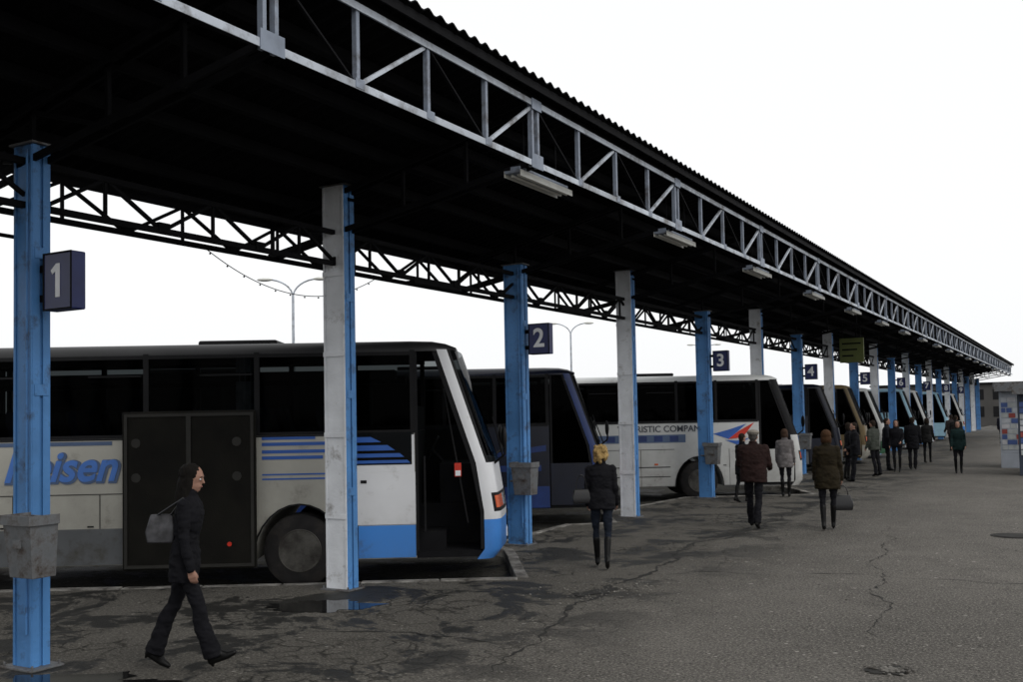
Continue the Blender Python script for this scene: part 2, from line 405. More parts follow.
row_truss('rear_truss', -1.1, 4.2, 4.62, 0.80, 1.3)
rf = MB()
for y in ys:
    for dy in (-0.07, 0.07):
        rf.beam((2.76, y+dy, ZB), (-1.1, y+dy, 4.22), 0.03, 0.06); rf.beam((2.72, y+dy, roofz(2.72)-0.18), (-1.15, y+dy, roofz(-1.15)-0.14), 0.03, 0.06)
    xs = [2.78, 1.9, 1.0, 0.0, -1.1]
    for a, b in zip(xs[:-1], xs[1:]):
        za = ZB+(a-2.78)*(ZB-4.22)/3.88; zb = roofz(b)-0.16
        rf.beam((a, y, za), (b, y, zb), 0.04, 0.04); rf.beam((b, y, ZB+(b-2.78)*(ZB-4.22)/3.88), (b, y, zb), 0.04, 0.04)
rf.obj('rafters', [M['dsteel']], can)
for idx, y in zip(range(K0, K1+1), ys):
    po = MB(); W2 = 0.165; T2 = 0.10
    if idx <= 0: W2 = 0.125; T2 = 0.085
    blue = idx % 2 == 0
    top = 4.56 if blue else 5.0
    fm = 0 if blue else 1
    po.box(-W2, W2, y-T2, y-T2+0.012, 0.0, top, fm)
    po.box(-W2, W2, y+T2-0.012, y+T2, 0.0, top, fm)
    po.box(W2-0.012, W2+0.002, y-T2-0.002, y-0.016, 0.0, top, 0); po.box(W2-0.012, W2+0.002, y+0.016, y+T2+0.002, 0.0, top, 0)
    po.box(-W2-0.002, -W2+0.012, y-T2-0.002, y+T2+0.002, 0.0, top, 0)
    po.box(-W2+0.001, -W2+0.03, y-T2-0.012, y-T2-0.001, 0.02, top-0.01, fm); po.box(W2-0.03, W2-0.001, y-T2-0.012, y-T2-0.001, 0.02, top-0.01, fm)
    po.box(-W2+0.02, W2-0.02, y-0.03, y+0.03, 0.0, top, 0)
    for z in (1.2, 2.4, 3.6): po.box(W2+0.003, W2+0.009, y-0.07, y+0.07, z-0.05, z+0.05, 0)
    po.box(-0.22, 0.22, y-0.16, y+0.16, 0.0, 0.018, 2)
    for sx in (-0.19, 0.19):
        for sy in (-0.13, 0.13): po.tube((sx, y+sy, 0.0), (sx, y+sy, 0.05), 0.012, 0.012, 6, 2)
    if not blue:
        for z in (0.9, 1.9, 2.9, 3.9): po.box(-W2-0.006, W2+0.004, y-T2-0.016, y-T2-0.012, z-0.03, z+0.03, 1)
    else:
        po.tube((W2-0.05, y-T2-0.02, 0.3), (W2-0.05, y-T2-0.02, top-0.05), 0.011, 0.011, 8, 0)
        po.box(-0.10, 0.12, y-T2-0.03, y-T2-0.004, 1.02, 1.05, 2)
    po.box(-W2-0.04, W2+0.04, y-0.12, y+0.12, top, top+0.02, 2)
    po.obj('post', [M['blue'], M['white'], M['steelbox']], can, bevel=0.003)
fx = MB()
for y in ys:
    if y < 7: continue
    yc = y+0.5
    fx.box(2.50, 2.70, yc-0.65, yc+0.65, 4.80, 4.83, 0); fx.box(2.55, 2.67, yc-0.6, yc+0.6, 4.83, 4.88, 0)
    fx.box(2.495, 2.50, yc-0.65, yc+0.65, 4.76, 4.83, 1); fx.box(2.70, 2.705, yc-0.65, yc+0.65, 4.76, 4.83, 1)
    fx.tube((2.57, yc-0.6, 4.78), (2.57, yc+0.6, 4.78), 0.016, 0.016, 8, 1); fx.tube((2.65, yc-0.6, 4.78), (2.65, yc+0.6, 4.78), 0.016, 0.016, 8, 1)
    fx.tube((2.61, yc-0.4, 4.88), (2.61, yc-0.4, 5.5), 0.008, 0.008, 6, 2); fx.tube((2.61, yc+0.4, 4.88), (2.61, yc+0.4, 5.5), 0.008, 0.008, 6, 2)
    fx.box(-0.06, 0.10, yc+1.0, yc+2.2, 3.95, 3.99, 2)
fx.obj('fluorescent_fittings', [M['truss'], M['tube'], M['dsteel']], can)

for n_, kk in enumerate(range(0, 18, 2)):
    y = py(kk)
    e = empty('bay_number_sign', (0.03 if kk == 0 else 0.06, y, 3.33))
    b = MB(); b.box(0.19, 0.57, -0.05, 0.09, -0.25, 0.25, 0); b.obj('box', [M['navy']], e, bevel=0.012)
    b = MB()
    for (a0,a1,c0,c1) in ((0.19,0.57,-0.25,-0.235),(0.19,0.57,0.235,0.25),(0.19,0.205,-0.235,0.235),(0.555,0.57,-0.235,0.235)):
        b.box(a0, a1, -0.056, -0.05, c0, c1, 0)
    b.box(0.08, 0.20, -0.01, 0.04, 0.1, 0.16, 0); b.box(0.08, 0.20, -0.01, 0.04, -0.16, -0.1, 0)
    b.obj('frame', [M['dsteel']], e)
    if n_ == 0:
        b = MB(); b.prism([(0.36,-0.14),(0.415,-0.14),(0.415,0.15),(0.37,0.15),(0.30,0.095),(0.32,0.06),(0.36,0.085)], -0.056, -0.051, 0)
        b.obj('digit', [M['signw']], e)
    else:
        text('digit', str(n_+1), 0.42, M['signw'], e, (0.38, -0.053, 0.0), (rad(90),0,0), 0.002, offset=0.009)
for kk in (0, 2, 4, 6):
    y = py(kk)-0.09
    e = empty('litter_bin', (0.33 if kk == 0 else 0.24, y, 0.83))
    b = MB()
    o0 = [(-0.15,-0.24,0),(0.15,-0.24,0),(0.15,-0.02,0),(-0.15,-0.02,0)]; o1 = [(-0.185,-0.29,0.5),(0.185,-0.29,0.5),(0.185,-0.02,0.5),(-0.185,-0.02,0.5)]
    i1 = [(-0.17,-0.275,0.5),(0.17,-0.275,0.5),(0.17,-0.035,0.5),(-0.17,-0.035,0.5)]; i0 = [(-0.14,-0.23,0.05),(0.14,-0.23,0.05),(0.14,-0.03,0.05),(-0.14,-0.03,0.05)]
    b.loft([o0,o1,i1,i0], 0); b.obj('bucket', [M['steelbox']], e, bevel=0.006)
    b = MB(); b.box(-0.20,0.20,-0.305,-0.29,0.44,0.52,0); b.box(-0.20,-0.185,-0.29,-0.02,0.44,0.52,0); b.box(0.185,0.20,-0.29,-0.02,0.44,0.52,0); b.box(-0.24,0.0,-0.02,-0.002,0.1,0.4,0)
    b.box(-0.05,0.05,-0.282,-0.27,0.25,0.32,0)
    b.obj('rim_and_bracket', [M['steelbox']], e)
e = empty('loudspeaker', (-0.34, 5.35, 3.78), 0); e.rotation_euler = (0.3, 0.25, 0.3)
b = MB(); b.loft([[(-0.08,-0.1,-0.3),(0.08,-0.1,-0.3),(0.06,0.08,-0.3),(-0.06,0.08,-0.3)], [(-0.08,-0.1,0.3),(0.08,-0.1,0.3),(0.06,0.08,0.3),(-0.06,0.08,0.3)]], 0); b.obj('cabinet', [M['black']], e, bevel=0.01)
b = MB(); b.box(-0.065,0.065,-0.108,-0.1,-0.28,0.28,0)
for z in range(9): b.box(-0.06,0.06,-0.114,-0.108,-0.26+z*0.06,-0.24+z*0.06,0)
b.beam((0,0.0,0.3),(0.1,0.1,0.75),0.02,0.02); b.beam((0,0.1,0.0),(0.25,0.15,0.0),0.03,0.03); b.obj('grille_and_bracket', [M['dsteel']], e)
e = empty('hanging_direction_board', (1.55, 34.0, 4.02))
b = MB(); b.box(-0.38,0.38,-0.05,0.05,-0.40,0.40,0); b.obj('board', [mat('board_yellow_green', (0.07,0.085,0.02), 0.6)], e, bevel=0.01)
b = MB(); b.box(-0.30,-0.27,-0.01,0.01,0.40,0.95); b.box(0.27,0.30,-0.01,0.01,0.40,0.95)
for z in range(3): b.box(-0.3,0.3-0.12*z,-0.055,-0.05,0.2-z*0.2,0.25-z*0.2,0)
b.obj('hangers_and_lines', [M['dsteel']], e)

# ------------------------------------------------------------------ buses
def bus(loc, rotdeg, paint, skirt, L=12.0, H=3.25, door_open=False, glassm='glass', pillar=None, roofm=None, H_win0=2.03, rake=0.58, curt=0.4, mirror=True, ph=0, nosem=None):
    e = empty('parked_coach', loc, rad(rotdeg))
    ZW = H_win0; ZR = H-0.13; BK = 0.235
    F = [(0.33,-0.10),(0.46,0.0),(0.95,0.0),(1.60,-0.10),(ZR,-rake-0.02)]
    def fr(z):
        for (a,b),(c,d) in zip(F[:-1],F[1:]):
            if z <= c: return b+(d-b)*(z-a)/(c-a)
        return F[-1][1]
    def ring(z):
        fx = fr(z); R = 0.20; pts = [(fx-BK, 0, z)]
        for i in range(7):
            t = -math.pi/2+math.pi/2*i/6; pts.append((fx-R+R*math.cos(t), R+R*math.sin(t), z))
        for i in range(1, 8):
            y = R+(2.5-2*R)*i/8; q = (y-1.25)/(1.25-R); pts.append((fx+0.09*(1-q*q), y, z))
        for i in range(7):
            t = math.pi/2*i/6; pts.append((fx-R+R*math.cos(t), 2.5-R+R*math.sin(t), z))
        pts.append((fx-BK, 2.5, z)); return pts
    w1 = -2.67; w2 = -(L-3.1); R = 0.60
    poly = [(-L+0.04,0.36),]
    for wc in (w2, w1):
        for i in range(15):
            t = math.pi-math.pi*i/14; poly.append((wc+R*math.cos(t), 0.36+max(0,(R*math.sin(t))*1.22)))
    poly += [(-1.13,0.36),(-1.13,ZW),(-L+0.02,ZW),(-L,ZW-0.1),(-L,0.55)]
    b = MB(); b.prism(poly, 0, 2.5, 0)
    b.obj('lower_body', [paint], e, bevel=0.012)
    b = MB(); segs = [(-L+0.05, w2-R-0.04), (w2+R+0.04, w1-R-0.04), (w1+R+0.04, -1.14)]
    for a, c in segs: b.box(a, c, -0.005, 0.01, 0.375, 0.80, 0)
    b.obj('skirt_panels', [skirt], e, bevel=0.003)
    b = MB()
    x = -1.9
    while x > -L+0.6:
        if abs(x-w1) > R+0.05 and abs(x-w2) > R+0.05: b.box(x-0.004, x+0.004, -0.0075, 0.005, 0.37, 1.28, 0); b.box(x-0.16, x-0.08, -0.009, 0.005, 0.86, 0.88, 0)
        x -= 1.12
    b.box(-L+0.03, w2-R-0.05, -0.007, 0.005, 1.285, 1.295, 0); b.box(w2+R+0.02, w1-R-0.02, -0.007, 0.005, 1.285, 1.295, 0)
    b.box(-L+0.03, -1.15, -0.010, 0.005, ZW-0.035, ZW-0.018, 0)
    for wc in (w1, w2):
        prev = None
        for i in range(15):
            t = math.pi*i/14; q = (wc+(R+0.01)*math.cos(t), -0.006, 0.36+(R+0.01)*math.sin(t)*1.22)
            if prev: b.beam(prev, q, 0.03, 0.02, 0)
            prev = q
    b.obj('panel_joints_and_trim', [M['black']], e)
    zs = [0.33,0.40,0.46,0.7,0.85,0.95,1.0,1.16,1.20,1.45,1.60]
    def nm_(j, i):
        if 5 <= j <= 7:
            if j == 6 and (4 <= i <= 7 or 15 <= i <= 18): return 3
            if j == 6 and (i in (8, 14)): return 4
            if 3 <= i <= 9 or 13 <= i <= 19: return 2
        return 1 if j < 4 else 0
    b = MB(); b.loft([ring(z) for z in zs], 0, True, True, mfun=nm_)
    b.obj('nose', [nosem or paint, skirt, M['black'], M['amber'], M['lens']], e, smooth=40)
    zs = [1.60+(ZR-1.60)*i/8 for i in range(9)]
    b = MB(); b.loft([ring(z) for z in zs], 0, False, False, mfun=lambda j, i: 0 if (i < 3 or i > 19) else (2 if i in (11, 3, 19) else 1))
    b.obj('windscreen', [pillar or paint, M[glassm], M['black']], e, smooth=40, fixn=False)
    def sect(x, ins, z0, z1):
        pts = []; y0 = ins; y1 = 2.5-ins; rr = min(0.15, (z1-z0)*0.98)
        pts.append((x, y0, z0))
        for i in range(7):
            t = math.pi-math.pi/2*i/6; pts.append((x, y0+0.22+0.22*math.cos(t), z1-rr+rr*math.sin(t)))
        pts.append((x, 1.25, z1+0.03))
        for i in range(7):
            t = math.pi/2-math.pi/2*i/6; pts.append((x, y1-0.22+0.22*math.cos(t), z1-rr+rr*math.sin(t)))
        pts.append((x, y1, z0)); return pts
    f0 = fr(ZR)
    b = MB(); b.loft([sect(-L, 0.05, ZR-0.02, H-0.09), sect(-L+0.25, 0, ZR-0.02, H), sect(f0-0.6, 0, ZR-0.02, H), sect(f0-0.3, 0.0, ZR-0.02, H-0.01), sect(f0-0.12, 0.05, ZR-0.02, H-0.04), sect(f0+0.02, 0.16, ZR-0.01, H-0.09)], 0)
    b.obj('roof', [roofm or paint], e, smooth=45)
    b = MB()
    b.box(-L+2.2, -L+4.2, 0.5, 2.0, H+0.02, H+0.12, 0); b.box(-4.2, -3.1, 0.8, 1.7, H+0.02, H+0.10, 0)
    b.obj('roof_hatches', [M['black']], e, bevel=0.03)
    b = MB()
    for yy in (0.012, 2.488): b.add([(-L+0.3,yy,ZW-0.01),(-1.13,yy,ZW-0.01),(-1.13,yy,ZR),(-L+0.3,yy,ZR)], [(0,1,2,3)])
    b.add([(-1.13,2.488,ZW-0.01),(-0.50,2.488,ZW-0.01),(-0.85,2.488,ZR),(-1.13,2.488,ZR)], [(0,1,2,3)])
    b.obj('side_windows', [M[glassm]], e, fixn=False)
    b = MB(); x = -1.16; xs_ = []
    widths = [1.05, 1.0]+[1.45]*8
    for wd in widths:
        if x > -L+0.3: xs_.append(x); x -= wd
    for x in xs_:
        for (a, c) in ((-0.004, 0.05), (2.45, 2.504)): b.box(x-0.035, x+0.035, a, c, ZW-0.005, ZR, 0)
        if x < -3: b.box(x-0.75, x-0.06, -0.003, 0.03, ZR-0.30, ZR-0.28, 0)
    for (a, c) in ((-0.006, 0.05), (2.45, 2.506)):
        b.box(-L+0.3, -1.12, a, c, ZR-0.07, ZR-0.021, 0); b.box(-L+0.3, -1.12, a, c, ZW-0.016, ZW+0.03, 0)
    b.obj('window_frames', [M['black']], e)
    b = MB(); b.box(-L, -L+0.3, 0.0, 2.5, ZW-0.002, ZR-0.02, 0); b.obj('rear_wall', [paint], e, bevel=0.02)
    b = MB()
    b.box(-L-0.012, -L, 0.35, 2.15, ZW+0.1, ZR-0.12, 0); b.obj('rear_window', [M['black']], e)
    b = MB()
    b.box(-L+0.3, -1.14, 0.06, 2.44, ZW-0.005, ZW, 1)
    x = -2.3
    while x > -L+0.9:
        for y in (0.18, 0.66, 1.42, 1.88):
            b.loft([[(x-0.10,y,ZW-0.02),(x,y,ZW-0.02),(x,y+0.42,ZW-0.02),(x-0.10,y+0.42,ZW-0.02)], [(x-0.17,y+0.01,ZW+0.22),(x-0.06,y+0.01,ZW+0.22),(x-0.06,y+0.41,ZW+0.22),(x-0.17,y+0.41,ZW+0.22)], [(x-0.19,y+0.08,ZW+0.36),(x-0.1,y+0.08,ZW+0.36),(x-0.1,y+0.34,ZW+0.36),(x-0.19,y+0.34,ZW+0.36)]], 0)
        x -= 0.82
    b.box(-L+0.3, -1.4, 0.06, 0.45, ZR-0.38, ZR-0.26, 1); b.box(-L+0.3, -1.4, 2.05, 2.44, ZR-0.38, ZR-0.26, 1)
    b.box(-1.13, -0.32, 2.42, 2.5, 0.36, ZW, 1)
    b.box(-1.13, -0.26, 0.03, 2.42, 0.36, 0.44, 1); b.box(-1.13, -0.26, 0.9, 2.42, 0.44, 1.0, 1)
    b.box(-0.85, -0.32, 0.95, 2.40, 1.0, 1.55, 1)
    b.box(-1.17, -1.135, 0.05, 2.45, ZW, ZW+0.35, 1)
    b.box(-1.128, -1.122, 0.02, 2.45, 0.44, ZW, 1)
    b.box(-1.12, -0.75, 0.25, 0.9, 0.44, 0.68, 1)
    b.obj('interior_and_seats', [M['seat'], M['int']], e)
    b = MB(); prev = None
    for i in range(21):
        t = 2*math.pi*i/20; q = Vector((-1.0+0.10*math.sin(t), 1.95+0.24*math.cos(t), 1.72+0.2*math.sin(t)))
        if prev: b.tube(prev, q, 0.015, 0.015, 6)
        prev = q
    b.tube((-1.0,1.95,1.72),(-0.8,1.95,1.5),0.03); b.obj('steering_wheel', [M['black']], e)
    b = MB(); rr = random.Random(ph+int(loc[1]*10))
    for x in xs_[1:]:
        for yy in (0.07, 2.42):
            if rr.random() < curt:
                wd = rr.uniform(0.10, 0.3); nn = 10
                vs = []
                for i in range(nn+1):
                    vs += [(x-0.04-wd*i/nn, yy+0.02*math.sin(i*2.2), ZW), (x-0.04-wd*i/nn, yy+0.02*math.sin(i*2.2), ZR-0.05)]
                b.add(vs, [(2*i,2*i+2,2*i+3,2*i+1) for i in range(nn)])
    if b.v: b.obj('curtains', [M['curtain']], e, smooth=80, fixn=False)
    for wc in (w1, w2):
        for yy, sg in ((0.03, 1), (2.47, -1)):
            b = MB()
            b.lathe_y([(0.28,0.0*sg),(0.42,-0.0*sg),(0.475,0.03*sg),(0.49,0.08*sg),(0.49,0.25*sg),(0.46,0.29*sg),(0.28,0.29*sg)], (wc,yy,0.49), 0)
            b.obj('tyre', [M['tyre']], e, smooth=35)
            b = MB()
            b.lathe_y([(0.285,-0.004*sg),(0.275,-0.01*sg),(0.255,0.005*sg),(0.24,0.07*sg),(0.14,0.09*sg),(0.12,0.03*sg),(0.06,0.0*sg),(0.01,-0.005*sg)], (wc,yy,0.49), 0)
            for i in range(10):
                t = 2*math.pi*i/10; b.tube((wc+0.185*math.cos(t),yy+0.08*sg,0.49+0.185*math.sin(t)),(wc+0.185*math.cos(t),yy+0.045*sg,0.49+0.185*math.sin(t)),0.014,0.014,6)
            b.obj('rim', [M['rim']], e, smooth=35)
    b = MB(); b.box(0.055, 0.095, 0.9, 1.6, 0.52, 0.64, 0); b.obj('number_plate', [M['signw']], e)
    b = MB(); b.beam((0.06,0.9,1.62),(-0.08,1.5,2.2),0.015,0.02); b.beam((0.06,1.5,1.62),(-0.06,2.05,2.15),0.015,0.02); b.obj('wipers', [M['black']], e)
    if mirror:
        b = MB()
        for yy, sg in ((0.3, -1), (2.2, 1)):
            pts = [Vector((-0.08, yy, 1.58)), Vector((0.06, yy+0.10*sg, 1.70)), Vector((0.06, yy+0.14*sg, 1.90))]
            for a, c in zip(pts[:-1], pts[1:]): b.tube(a, c, 0.016, 0.016, 8)
            b.ell((0.05, yy+0.14*sg, 1.93), (0.04,0.09,0.15), 0, 12, 10)
        b.obj('mirrors', [M['black']], e, smooth=50)
    b = MB(); d0 = -1.12
    def ux(z, o): return fr(z)-BK-o
    if not door_open:
        b.prism([(d0+0.01,0.42),(ux(0.42,0.01),0.42),(ux(0.95,0.01),0.95),(ux(1.25,0.01),1.25),(d0+0.01,1.25)], 0.01, 0.05, 0)
        b.prism([(d0+0.01,1.25),(d0+0.05,1.25),(d0+0.05,ZR-0.03),(d0+0.01,ZR-0.03)], 0.008, 0.05, 1)
        b.prism([(ux(1.25,0.05),1.25),(ux(1.25,0.01),1.25),(ux(1.6,0.01),1.6),(ux(ZR-0.03,0.01),ZR-0.03),(ux(ZR-0.03,0.05),ZR-0.03),(ux(1.6,0.05),1.6)], 0.008, 0.05, 1)
        b.prism([(d0+0.05,1.25),(ux(1.25,0.05),1.25),(ux(1.6,0.05),1.6),(ux(ZR-0.03,0.05),ZR-0.03),(d0+0.05,ZR-0.03)], 0.02, 0.025, 2)
        b.obj('door', [paint, M['black'], M['glass2']], e)
    else:
        b.beam((-1.02,0.15,0.7),(-1.02,0.15,1.7),0.025,0.025,0); b.beam((-0.45,0.12,0.8),(-0.75,0.12,2.6),0.02,0.02,0)
        b.box(-1.121,-1.10,0.0,0.05,0.45,ZR-0.03,0)
        b.prism([(ux(0.46,0.05),0.46),(ux(0.46,0),0.46),(ux(0.95,0),0.95),(ux(1.6,0),1.6),(ux(ZR-0.03,0),ZR-0.03),(ux(ZR-0.03,0.07),ZR-0.03),(ux(1.6,0.07),1.6),(ux(0.95,0.05),0.95)], 0.01, 0.10, 0)
        b.obj('door_rails', [M['black']], e)
    return e

dirt = (0.10, 0.09, 0.07)
P_white = mat('coach_white', (0.58,0.59,0.58), 0.35, var=0.05, scale=1.2, dirt=dirt, dirt_amt=0.1, dirt_scale=2.0, dirt_z=(0.3,2.2))
P_bright = mat('coach_white_clean', (0.68,0.69,0.71), 0.3, var=0.05, scale=1.2, dirt=(0.2,0.19,0.17), dirt_amt=0.1, dirt_scale=3.0, dirt_z=(0.2,1.3))
P_cream = mat('coach_cream', (0.45,0.44,0.39), 0.35, var=0.06, scale=1.2, dirt=(0.09,0.08,0.06), dirt_amt=0.15, dirt_scale=2.0, dirt_z=(0.2,2.5))
P_grey = mat('coach_grey', (0.09,0.095,0.10), 0.5, var=0.15, scale=2, dirt=(0.045,0.04,0.03), dirt_amt=0.3)
P_sky = mat('coach_skyblue', (0.045,0.23,0.66), 0.35, var=0.08, scale=1.5, dirt=(0.06,0.07,0.09), dirt_amt=0.08, dirt_z=(0.0,1.1))
P_navy = mat('coach_navy', (0.004,0.006,0.016), 0.3, var=0.2, dirt=(0.01,0.01,0.013), dirt_amt=0.2)
P_navy2 = mat('coach_navy_skirt', (0.010,0.030,0.13), 0.35, var=0.2)
P_blackroof = mat('coach_dark_roof', (0.014,0.014,0.015), 0.5, var=0.3, scale=2)
P_tan = mat('coach_tan', (0.14,0.10,0.045), 0.4, var=0.15, dirt=dirt, dirt_amt=0.2)
P_green = mat('coach_green', (0.05,0.13,0.075), 0.4, var=0.15)
P_lblue = mat('coach_pale_blue', (0.24,0.40,0.50), 0.4, var=0.1, dirt=dirt, dirt_amt=0.15)
P_stripe = mat('livery_blue', (0.025,0.10,0.38), 0.4, var=0.1)
P_strg = mat('livery_grey', (0.07,0.11,0.20), 0.4, var=0.1)
P_text = mat('livery_text', (0.05,0.055,0.07), 0.5, var=0.1)

ZB_ = -0.12
B1 = bus((1.28,11.5,ZB_), 31.6, P_cream, P_sky, door_open=True, curt=0.6, roofm=P_blackroof, pillar=P_bright, nosem=P_bright)
b = MB(); b.box(-11.9,-9.6,-0.008,0.01,0.372,0.84,0); b.box(-8.2,-3.32,-0.008,0.01,0.372,0.84,0)
b.obj('grey_skirt', [P_grey], B1)
b = MB(); b.box(-2.02,-1.135,-0.008,0.01,0.81,1.50,0); b.box(-1.98,-1.145,-0.0065,0.01,1.50,2.0,0)
b.obj('front_side_panel', [P_bright], B1, bevel=0.003)
b = MB(); b.box(-1.86,-1.78,-0.014,0.0,1.36,1.40,0); b.box(-1.135,-1.12,-0.012,0.0,0.4,3.1,0)
b.obj('panel_handle_and_edge', [M['black']], B1)
b = MB(); b.prism([(-1.98,1.60),(-1.18,1.60),(-1.18,2.03),(-1.98,2.03)], -0.013, -0.009, 0); b.obj('dropped_side_window', [mat('dark_glazing', (0.004,0.005,0.006), 0.08, var=0.1, spec=0.15)], B1, bevel=0.001)
b = MB()
for i, (x0, x1, z) in enumerate(((-3.15,-2.45,1.98),(-3.15,-2.2,1.90),(-3.15,-2.3,1.80),(-3.15,-2.35,1.72))):
    b.box(x0, x1, -0.006, 0.005, z-0.022, z+0.022, 0)
def tri(pts): b.prism(pts, -0.018, -0.014, 0)
tri([(-1.95,1.62),(-1.20,1.62),(-1.24,1.66),(-1.90,1.66)])
tri([(-1.95,1.70),(-1.28,1.70),(-1.34,1.75),(-1.92,1.75)])
tri([(-1.95,1.79),(-1.40,1.79),(-1.50,1.86),(-1.93,1.86)])
tri([(-1.95,1.90),(-1.58,1.90),(-1.72,1.97),(-1.93,1.97)])
for z in (1.50, 1.44): b.box(-3.15,-2.05,-0.006,0.005,z-0.010,z+0.010,0)
b.obj('livery_stripes', [P_stripe], B1)
b = MB(); b.box(-11.8,-5.1,-0.005,0.005,1.93,1.98,0); b.obj('livery_grey_band', [P_strg], B1)
P_lett = mat('lettering_blue', (0.06,0.17,0.50), 0.4, var=0.1)
text('lettering', 'Reisen', 0.56, P_strg, B1, (-5.03,-0.008,1.63), (rad(90),0,0), 0.002, shear=0.3, offset=0.030, sx=0.98, align='RIGHT')
text('lettering_top', 'Reisen', 0.56, P_lett, B1, (-5.05,-0.012,1.642), (rad(90),0,0), 0.002, shear=0.3, offset=0.012, sx=0.98, align='RIGHT')
P_flap = mat('flap_brown_black', (0.006,0.0055,0.004), 0.75, var=0.4, scale=3, bump=0.2, spec=0.15)
b = MB(); b.box(-4.93,-3.20,-0.13,-0.09,0.30,2.36,0); b.obj('raised_luggage_flap', [P_flap], B1, bevel=0.03)
b = MB()
for (x0,x1,z0,z1) in ((-4.90,-3.23,2.29,2.33),(-4.90,-3.23,0.33,0.37),(-4.90,-4.86,0.37,2.29),(-3.27,-3.23,0.37,2.29),(-4.1,-4.04,0.37,2.29)):
    b.box(x0,x1,-0.142,-0.125,z0,z1,0)
for x in (-4.75,-3.45):
    for z in (1.5,1.95): b.tube((x,-0.135,z),(x,-0.125,z),0.06,0.06,16,0)
for x in (-4.85,-3.28): b.beam((x,-0.10,2.2),(x,0.02,2.0),0.03,0.03,0)
b.tube((-3.55,-0.14,0.62),(-3.55,-0.128,0.62),0.03,0.03,12,1)
b.obj('flap_frame', [mat('flap_frame', (0.013,0.012,0.009), 0.6, var=0.3), M['red']], B1)
b = MB(); b.box(-0.62,-0.53,0.085,0.09,1.42,1.60,1); b.box(-0.61,-0.54,0.08,0.084,1.43,1.50,0)
b.obj('no_smoking_notice', [M['signw'], M['red']], B1)
B2 = bus((-0.26,18.3,ZB_), 31.6, P_navy, P_navy2, L=11.5, H=3.17, glassm='glass2', curt=0.0, pillar=P_navy2, nosem=P_navy2)
b = MB(); b.box(-10,-1.3,-0.006,0.005,1.1,1.22,0); b.prism([(-3.0,1.3),(-1.2,1.5),(-1.2,1.62),(-3.0,1.36)],-0.006,0.005,0); b.obj('livery_stripe', [P_navy2], B2)
B3 = bus((1.9,25.6,ZB_), 31.6, P_white, P_white, L=12, H=3.14, glassm='glass2', curt=0.0, H_win0=1.98, pillar=M['black'])
text('lettering', 'TOURISTIC COMPANY', 0.22, P_text, B3, (-3.6,-0.008,1.80), (rad(90),0,0), 0.002, offset=0.003)
b = MB()
b.box(-6.3,-3.0,-0.006,0.005,1.46,1.66,0)  # blue window reflections painted on as a band of dark cells
for i in range(8): b.box(-6.2+i*0.4,-5.98+i*0.4,-0.009,0.004,1.49,1.63,1)
b.prism([(-2.3,1.66),(-1.9,1.52),(-1.45,1.90),(-1.9,1.76)],-0.008,0.005,2); b.prism([(-1.92,1.52),(-1.55,1.56),(-1.25,1.93),(-1.65,1.72)],-0.010,0.005,3)
b.prism([(-2.0,1.50),(-1.7,1.38),(-1.35,1.55),(-1.7,1.48)],-0.009,0.005,2)
b.box(-11.8,-3.4,-0.008,0.005,0.84,0.86,4); b.box(-11.8,-3.4,-0.008,0.005,0.60,0.62,4)
for x in (-10.5,-7.0,-5.2,-3.8): b.box(x,x+0.09,-0.014,0.005,0.90,0.94,5)
b.obj('livery', [P_strg, P_navy2, P_stripe, M['red'], M['black'], M['amber']], B3)
B4 = bus((1.0,34.9,ZB_), 20, P_navy, P_grey, L=11, H=3.1, glassm='glass2', curt=0.2)
B5 = bus((1.0,39.5,ZB_), 12, P_tan, P_cream, L=11, H=3.15, curt=0.2)
B6 = bus((0.9,44.2,ZB_), 12, P_white, P_green, L=11, H=3.1, curt=0.2)
B7 = bus((0.9,53.6,ZB_), 12, P_lblue, P_sky, L=11, H=3.2)
B8 = bus((0.9,58.3,ZB_), 12, P_white, P_sky, L=11, H=3.2)
B9 = bus((0.9,67.7,ZB_), 12, P_lblue, P_white, L=11, H=3.2)
B10 = bus((0.9,77.0,ZB_), 12, P_white, P_sky, L=11, H=3.2)

# ------------------------------------------------------------------ street lamps
def lamp(x, y, H=8.2):
    e = empty('street_lamp', (x, y, -0.12)); b = MB()
    b.tube((0,0,0),(0,0,1.2),0.10,0.09,12); b.tube((0,0,1.2),(0,0,H-0.9),0.075,0.05,12)
    for s in (-1, 1):
        prev = Vector((0,0,H-0.95))
        for i in range(1, 9):
            t = i/8*math.pi/2; q = Vector((s*0.87*(1.05*(1-math.cos(t))), s*0.49*(1.05*(1-math.cos(t))), H-0.95+0.75*math.sin(t)))
            b.tube(prev, q, 0.035, 0.033, 8); prev = q
    b.obj('pole_and_arms', [M['trussw']], e, smooth=50)
    for s in (-1, 1):
        b = MB(); R = Matrix.Rotation(rad(29.6), 3, 'Z')
        b.ell((s*1.12*0.9, s*0.63*0.9, H-0.2), (0.33,0.13,0.075), 0, 14, 8, R=R); b.obj('lantern', [M['tube']], e, smooth=60)
lamp(-20,31.2); lamp(-20,57.0); lamp(-20,83); lamp(-20,5)
b = MB(); prev = None; a0 = Vector((-1.12,8.6,4.2)); a1 = Vector((-1.12,12.0,4.2))
for i in range(37):
    t = i/36; q = a0.lerp(a1, t); q.z -= 0.42*4*t*(1-t)
    if prev: b.tube(prev, q, 0.006, 0.006, 5)
    if i % 3 == 1: b.ell(q-Vector((0,0,0.02)), 0.013, 0, 6, 4)
    prev = q
b.obj('festoon_cable', [M['dsteel']])

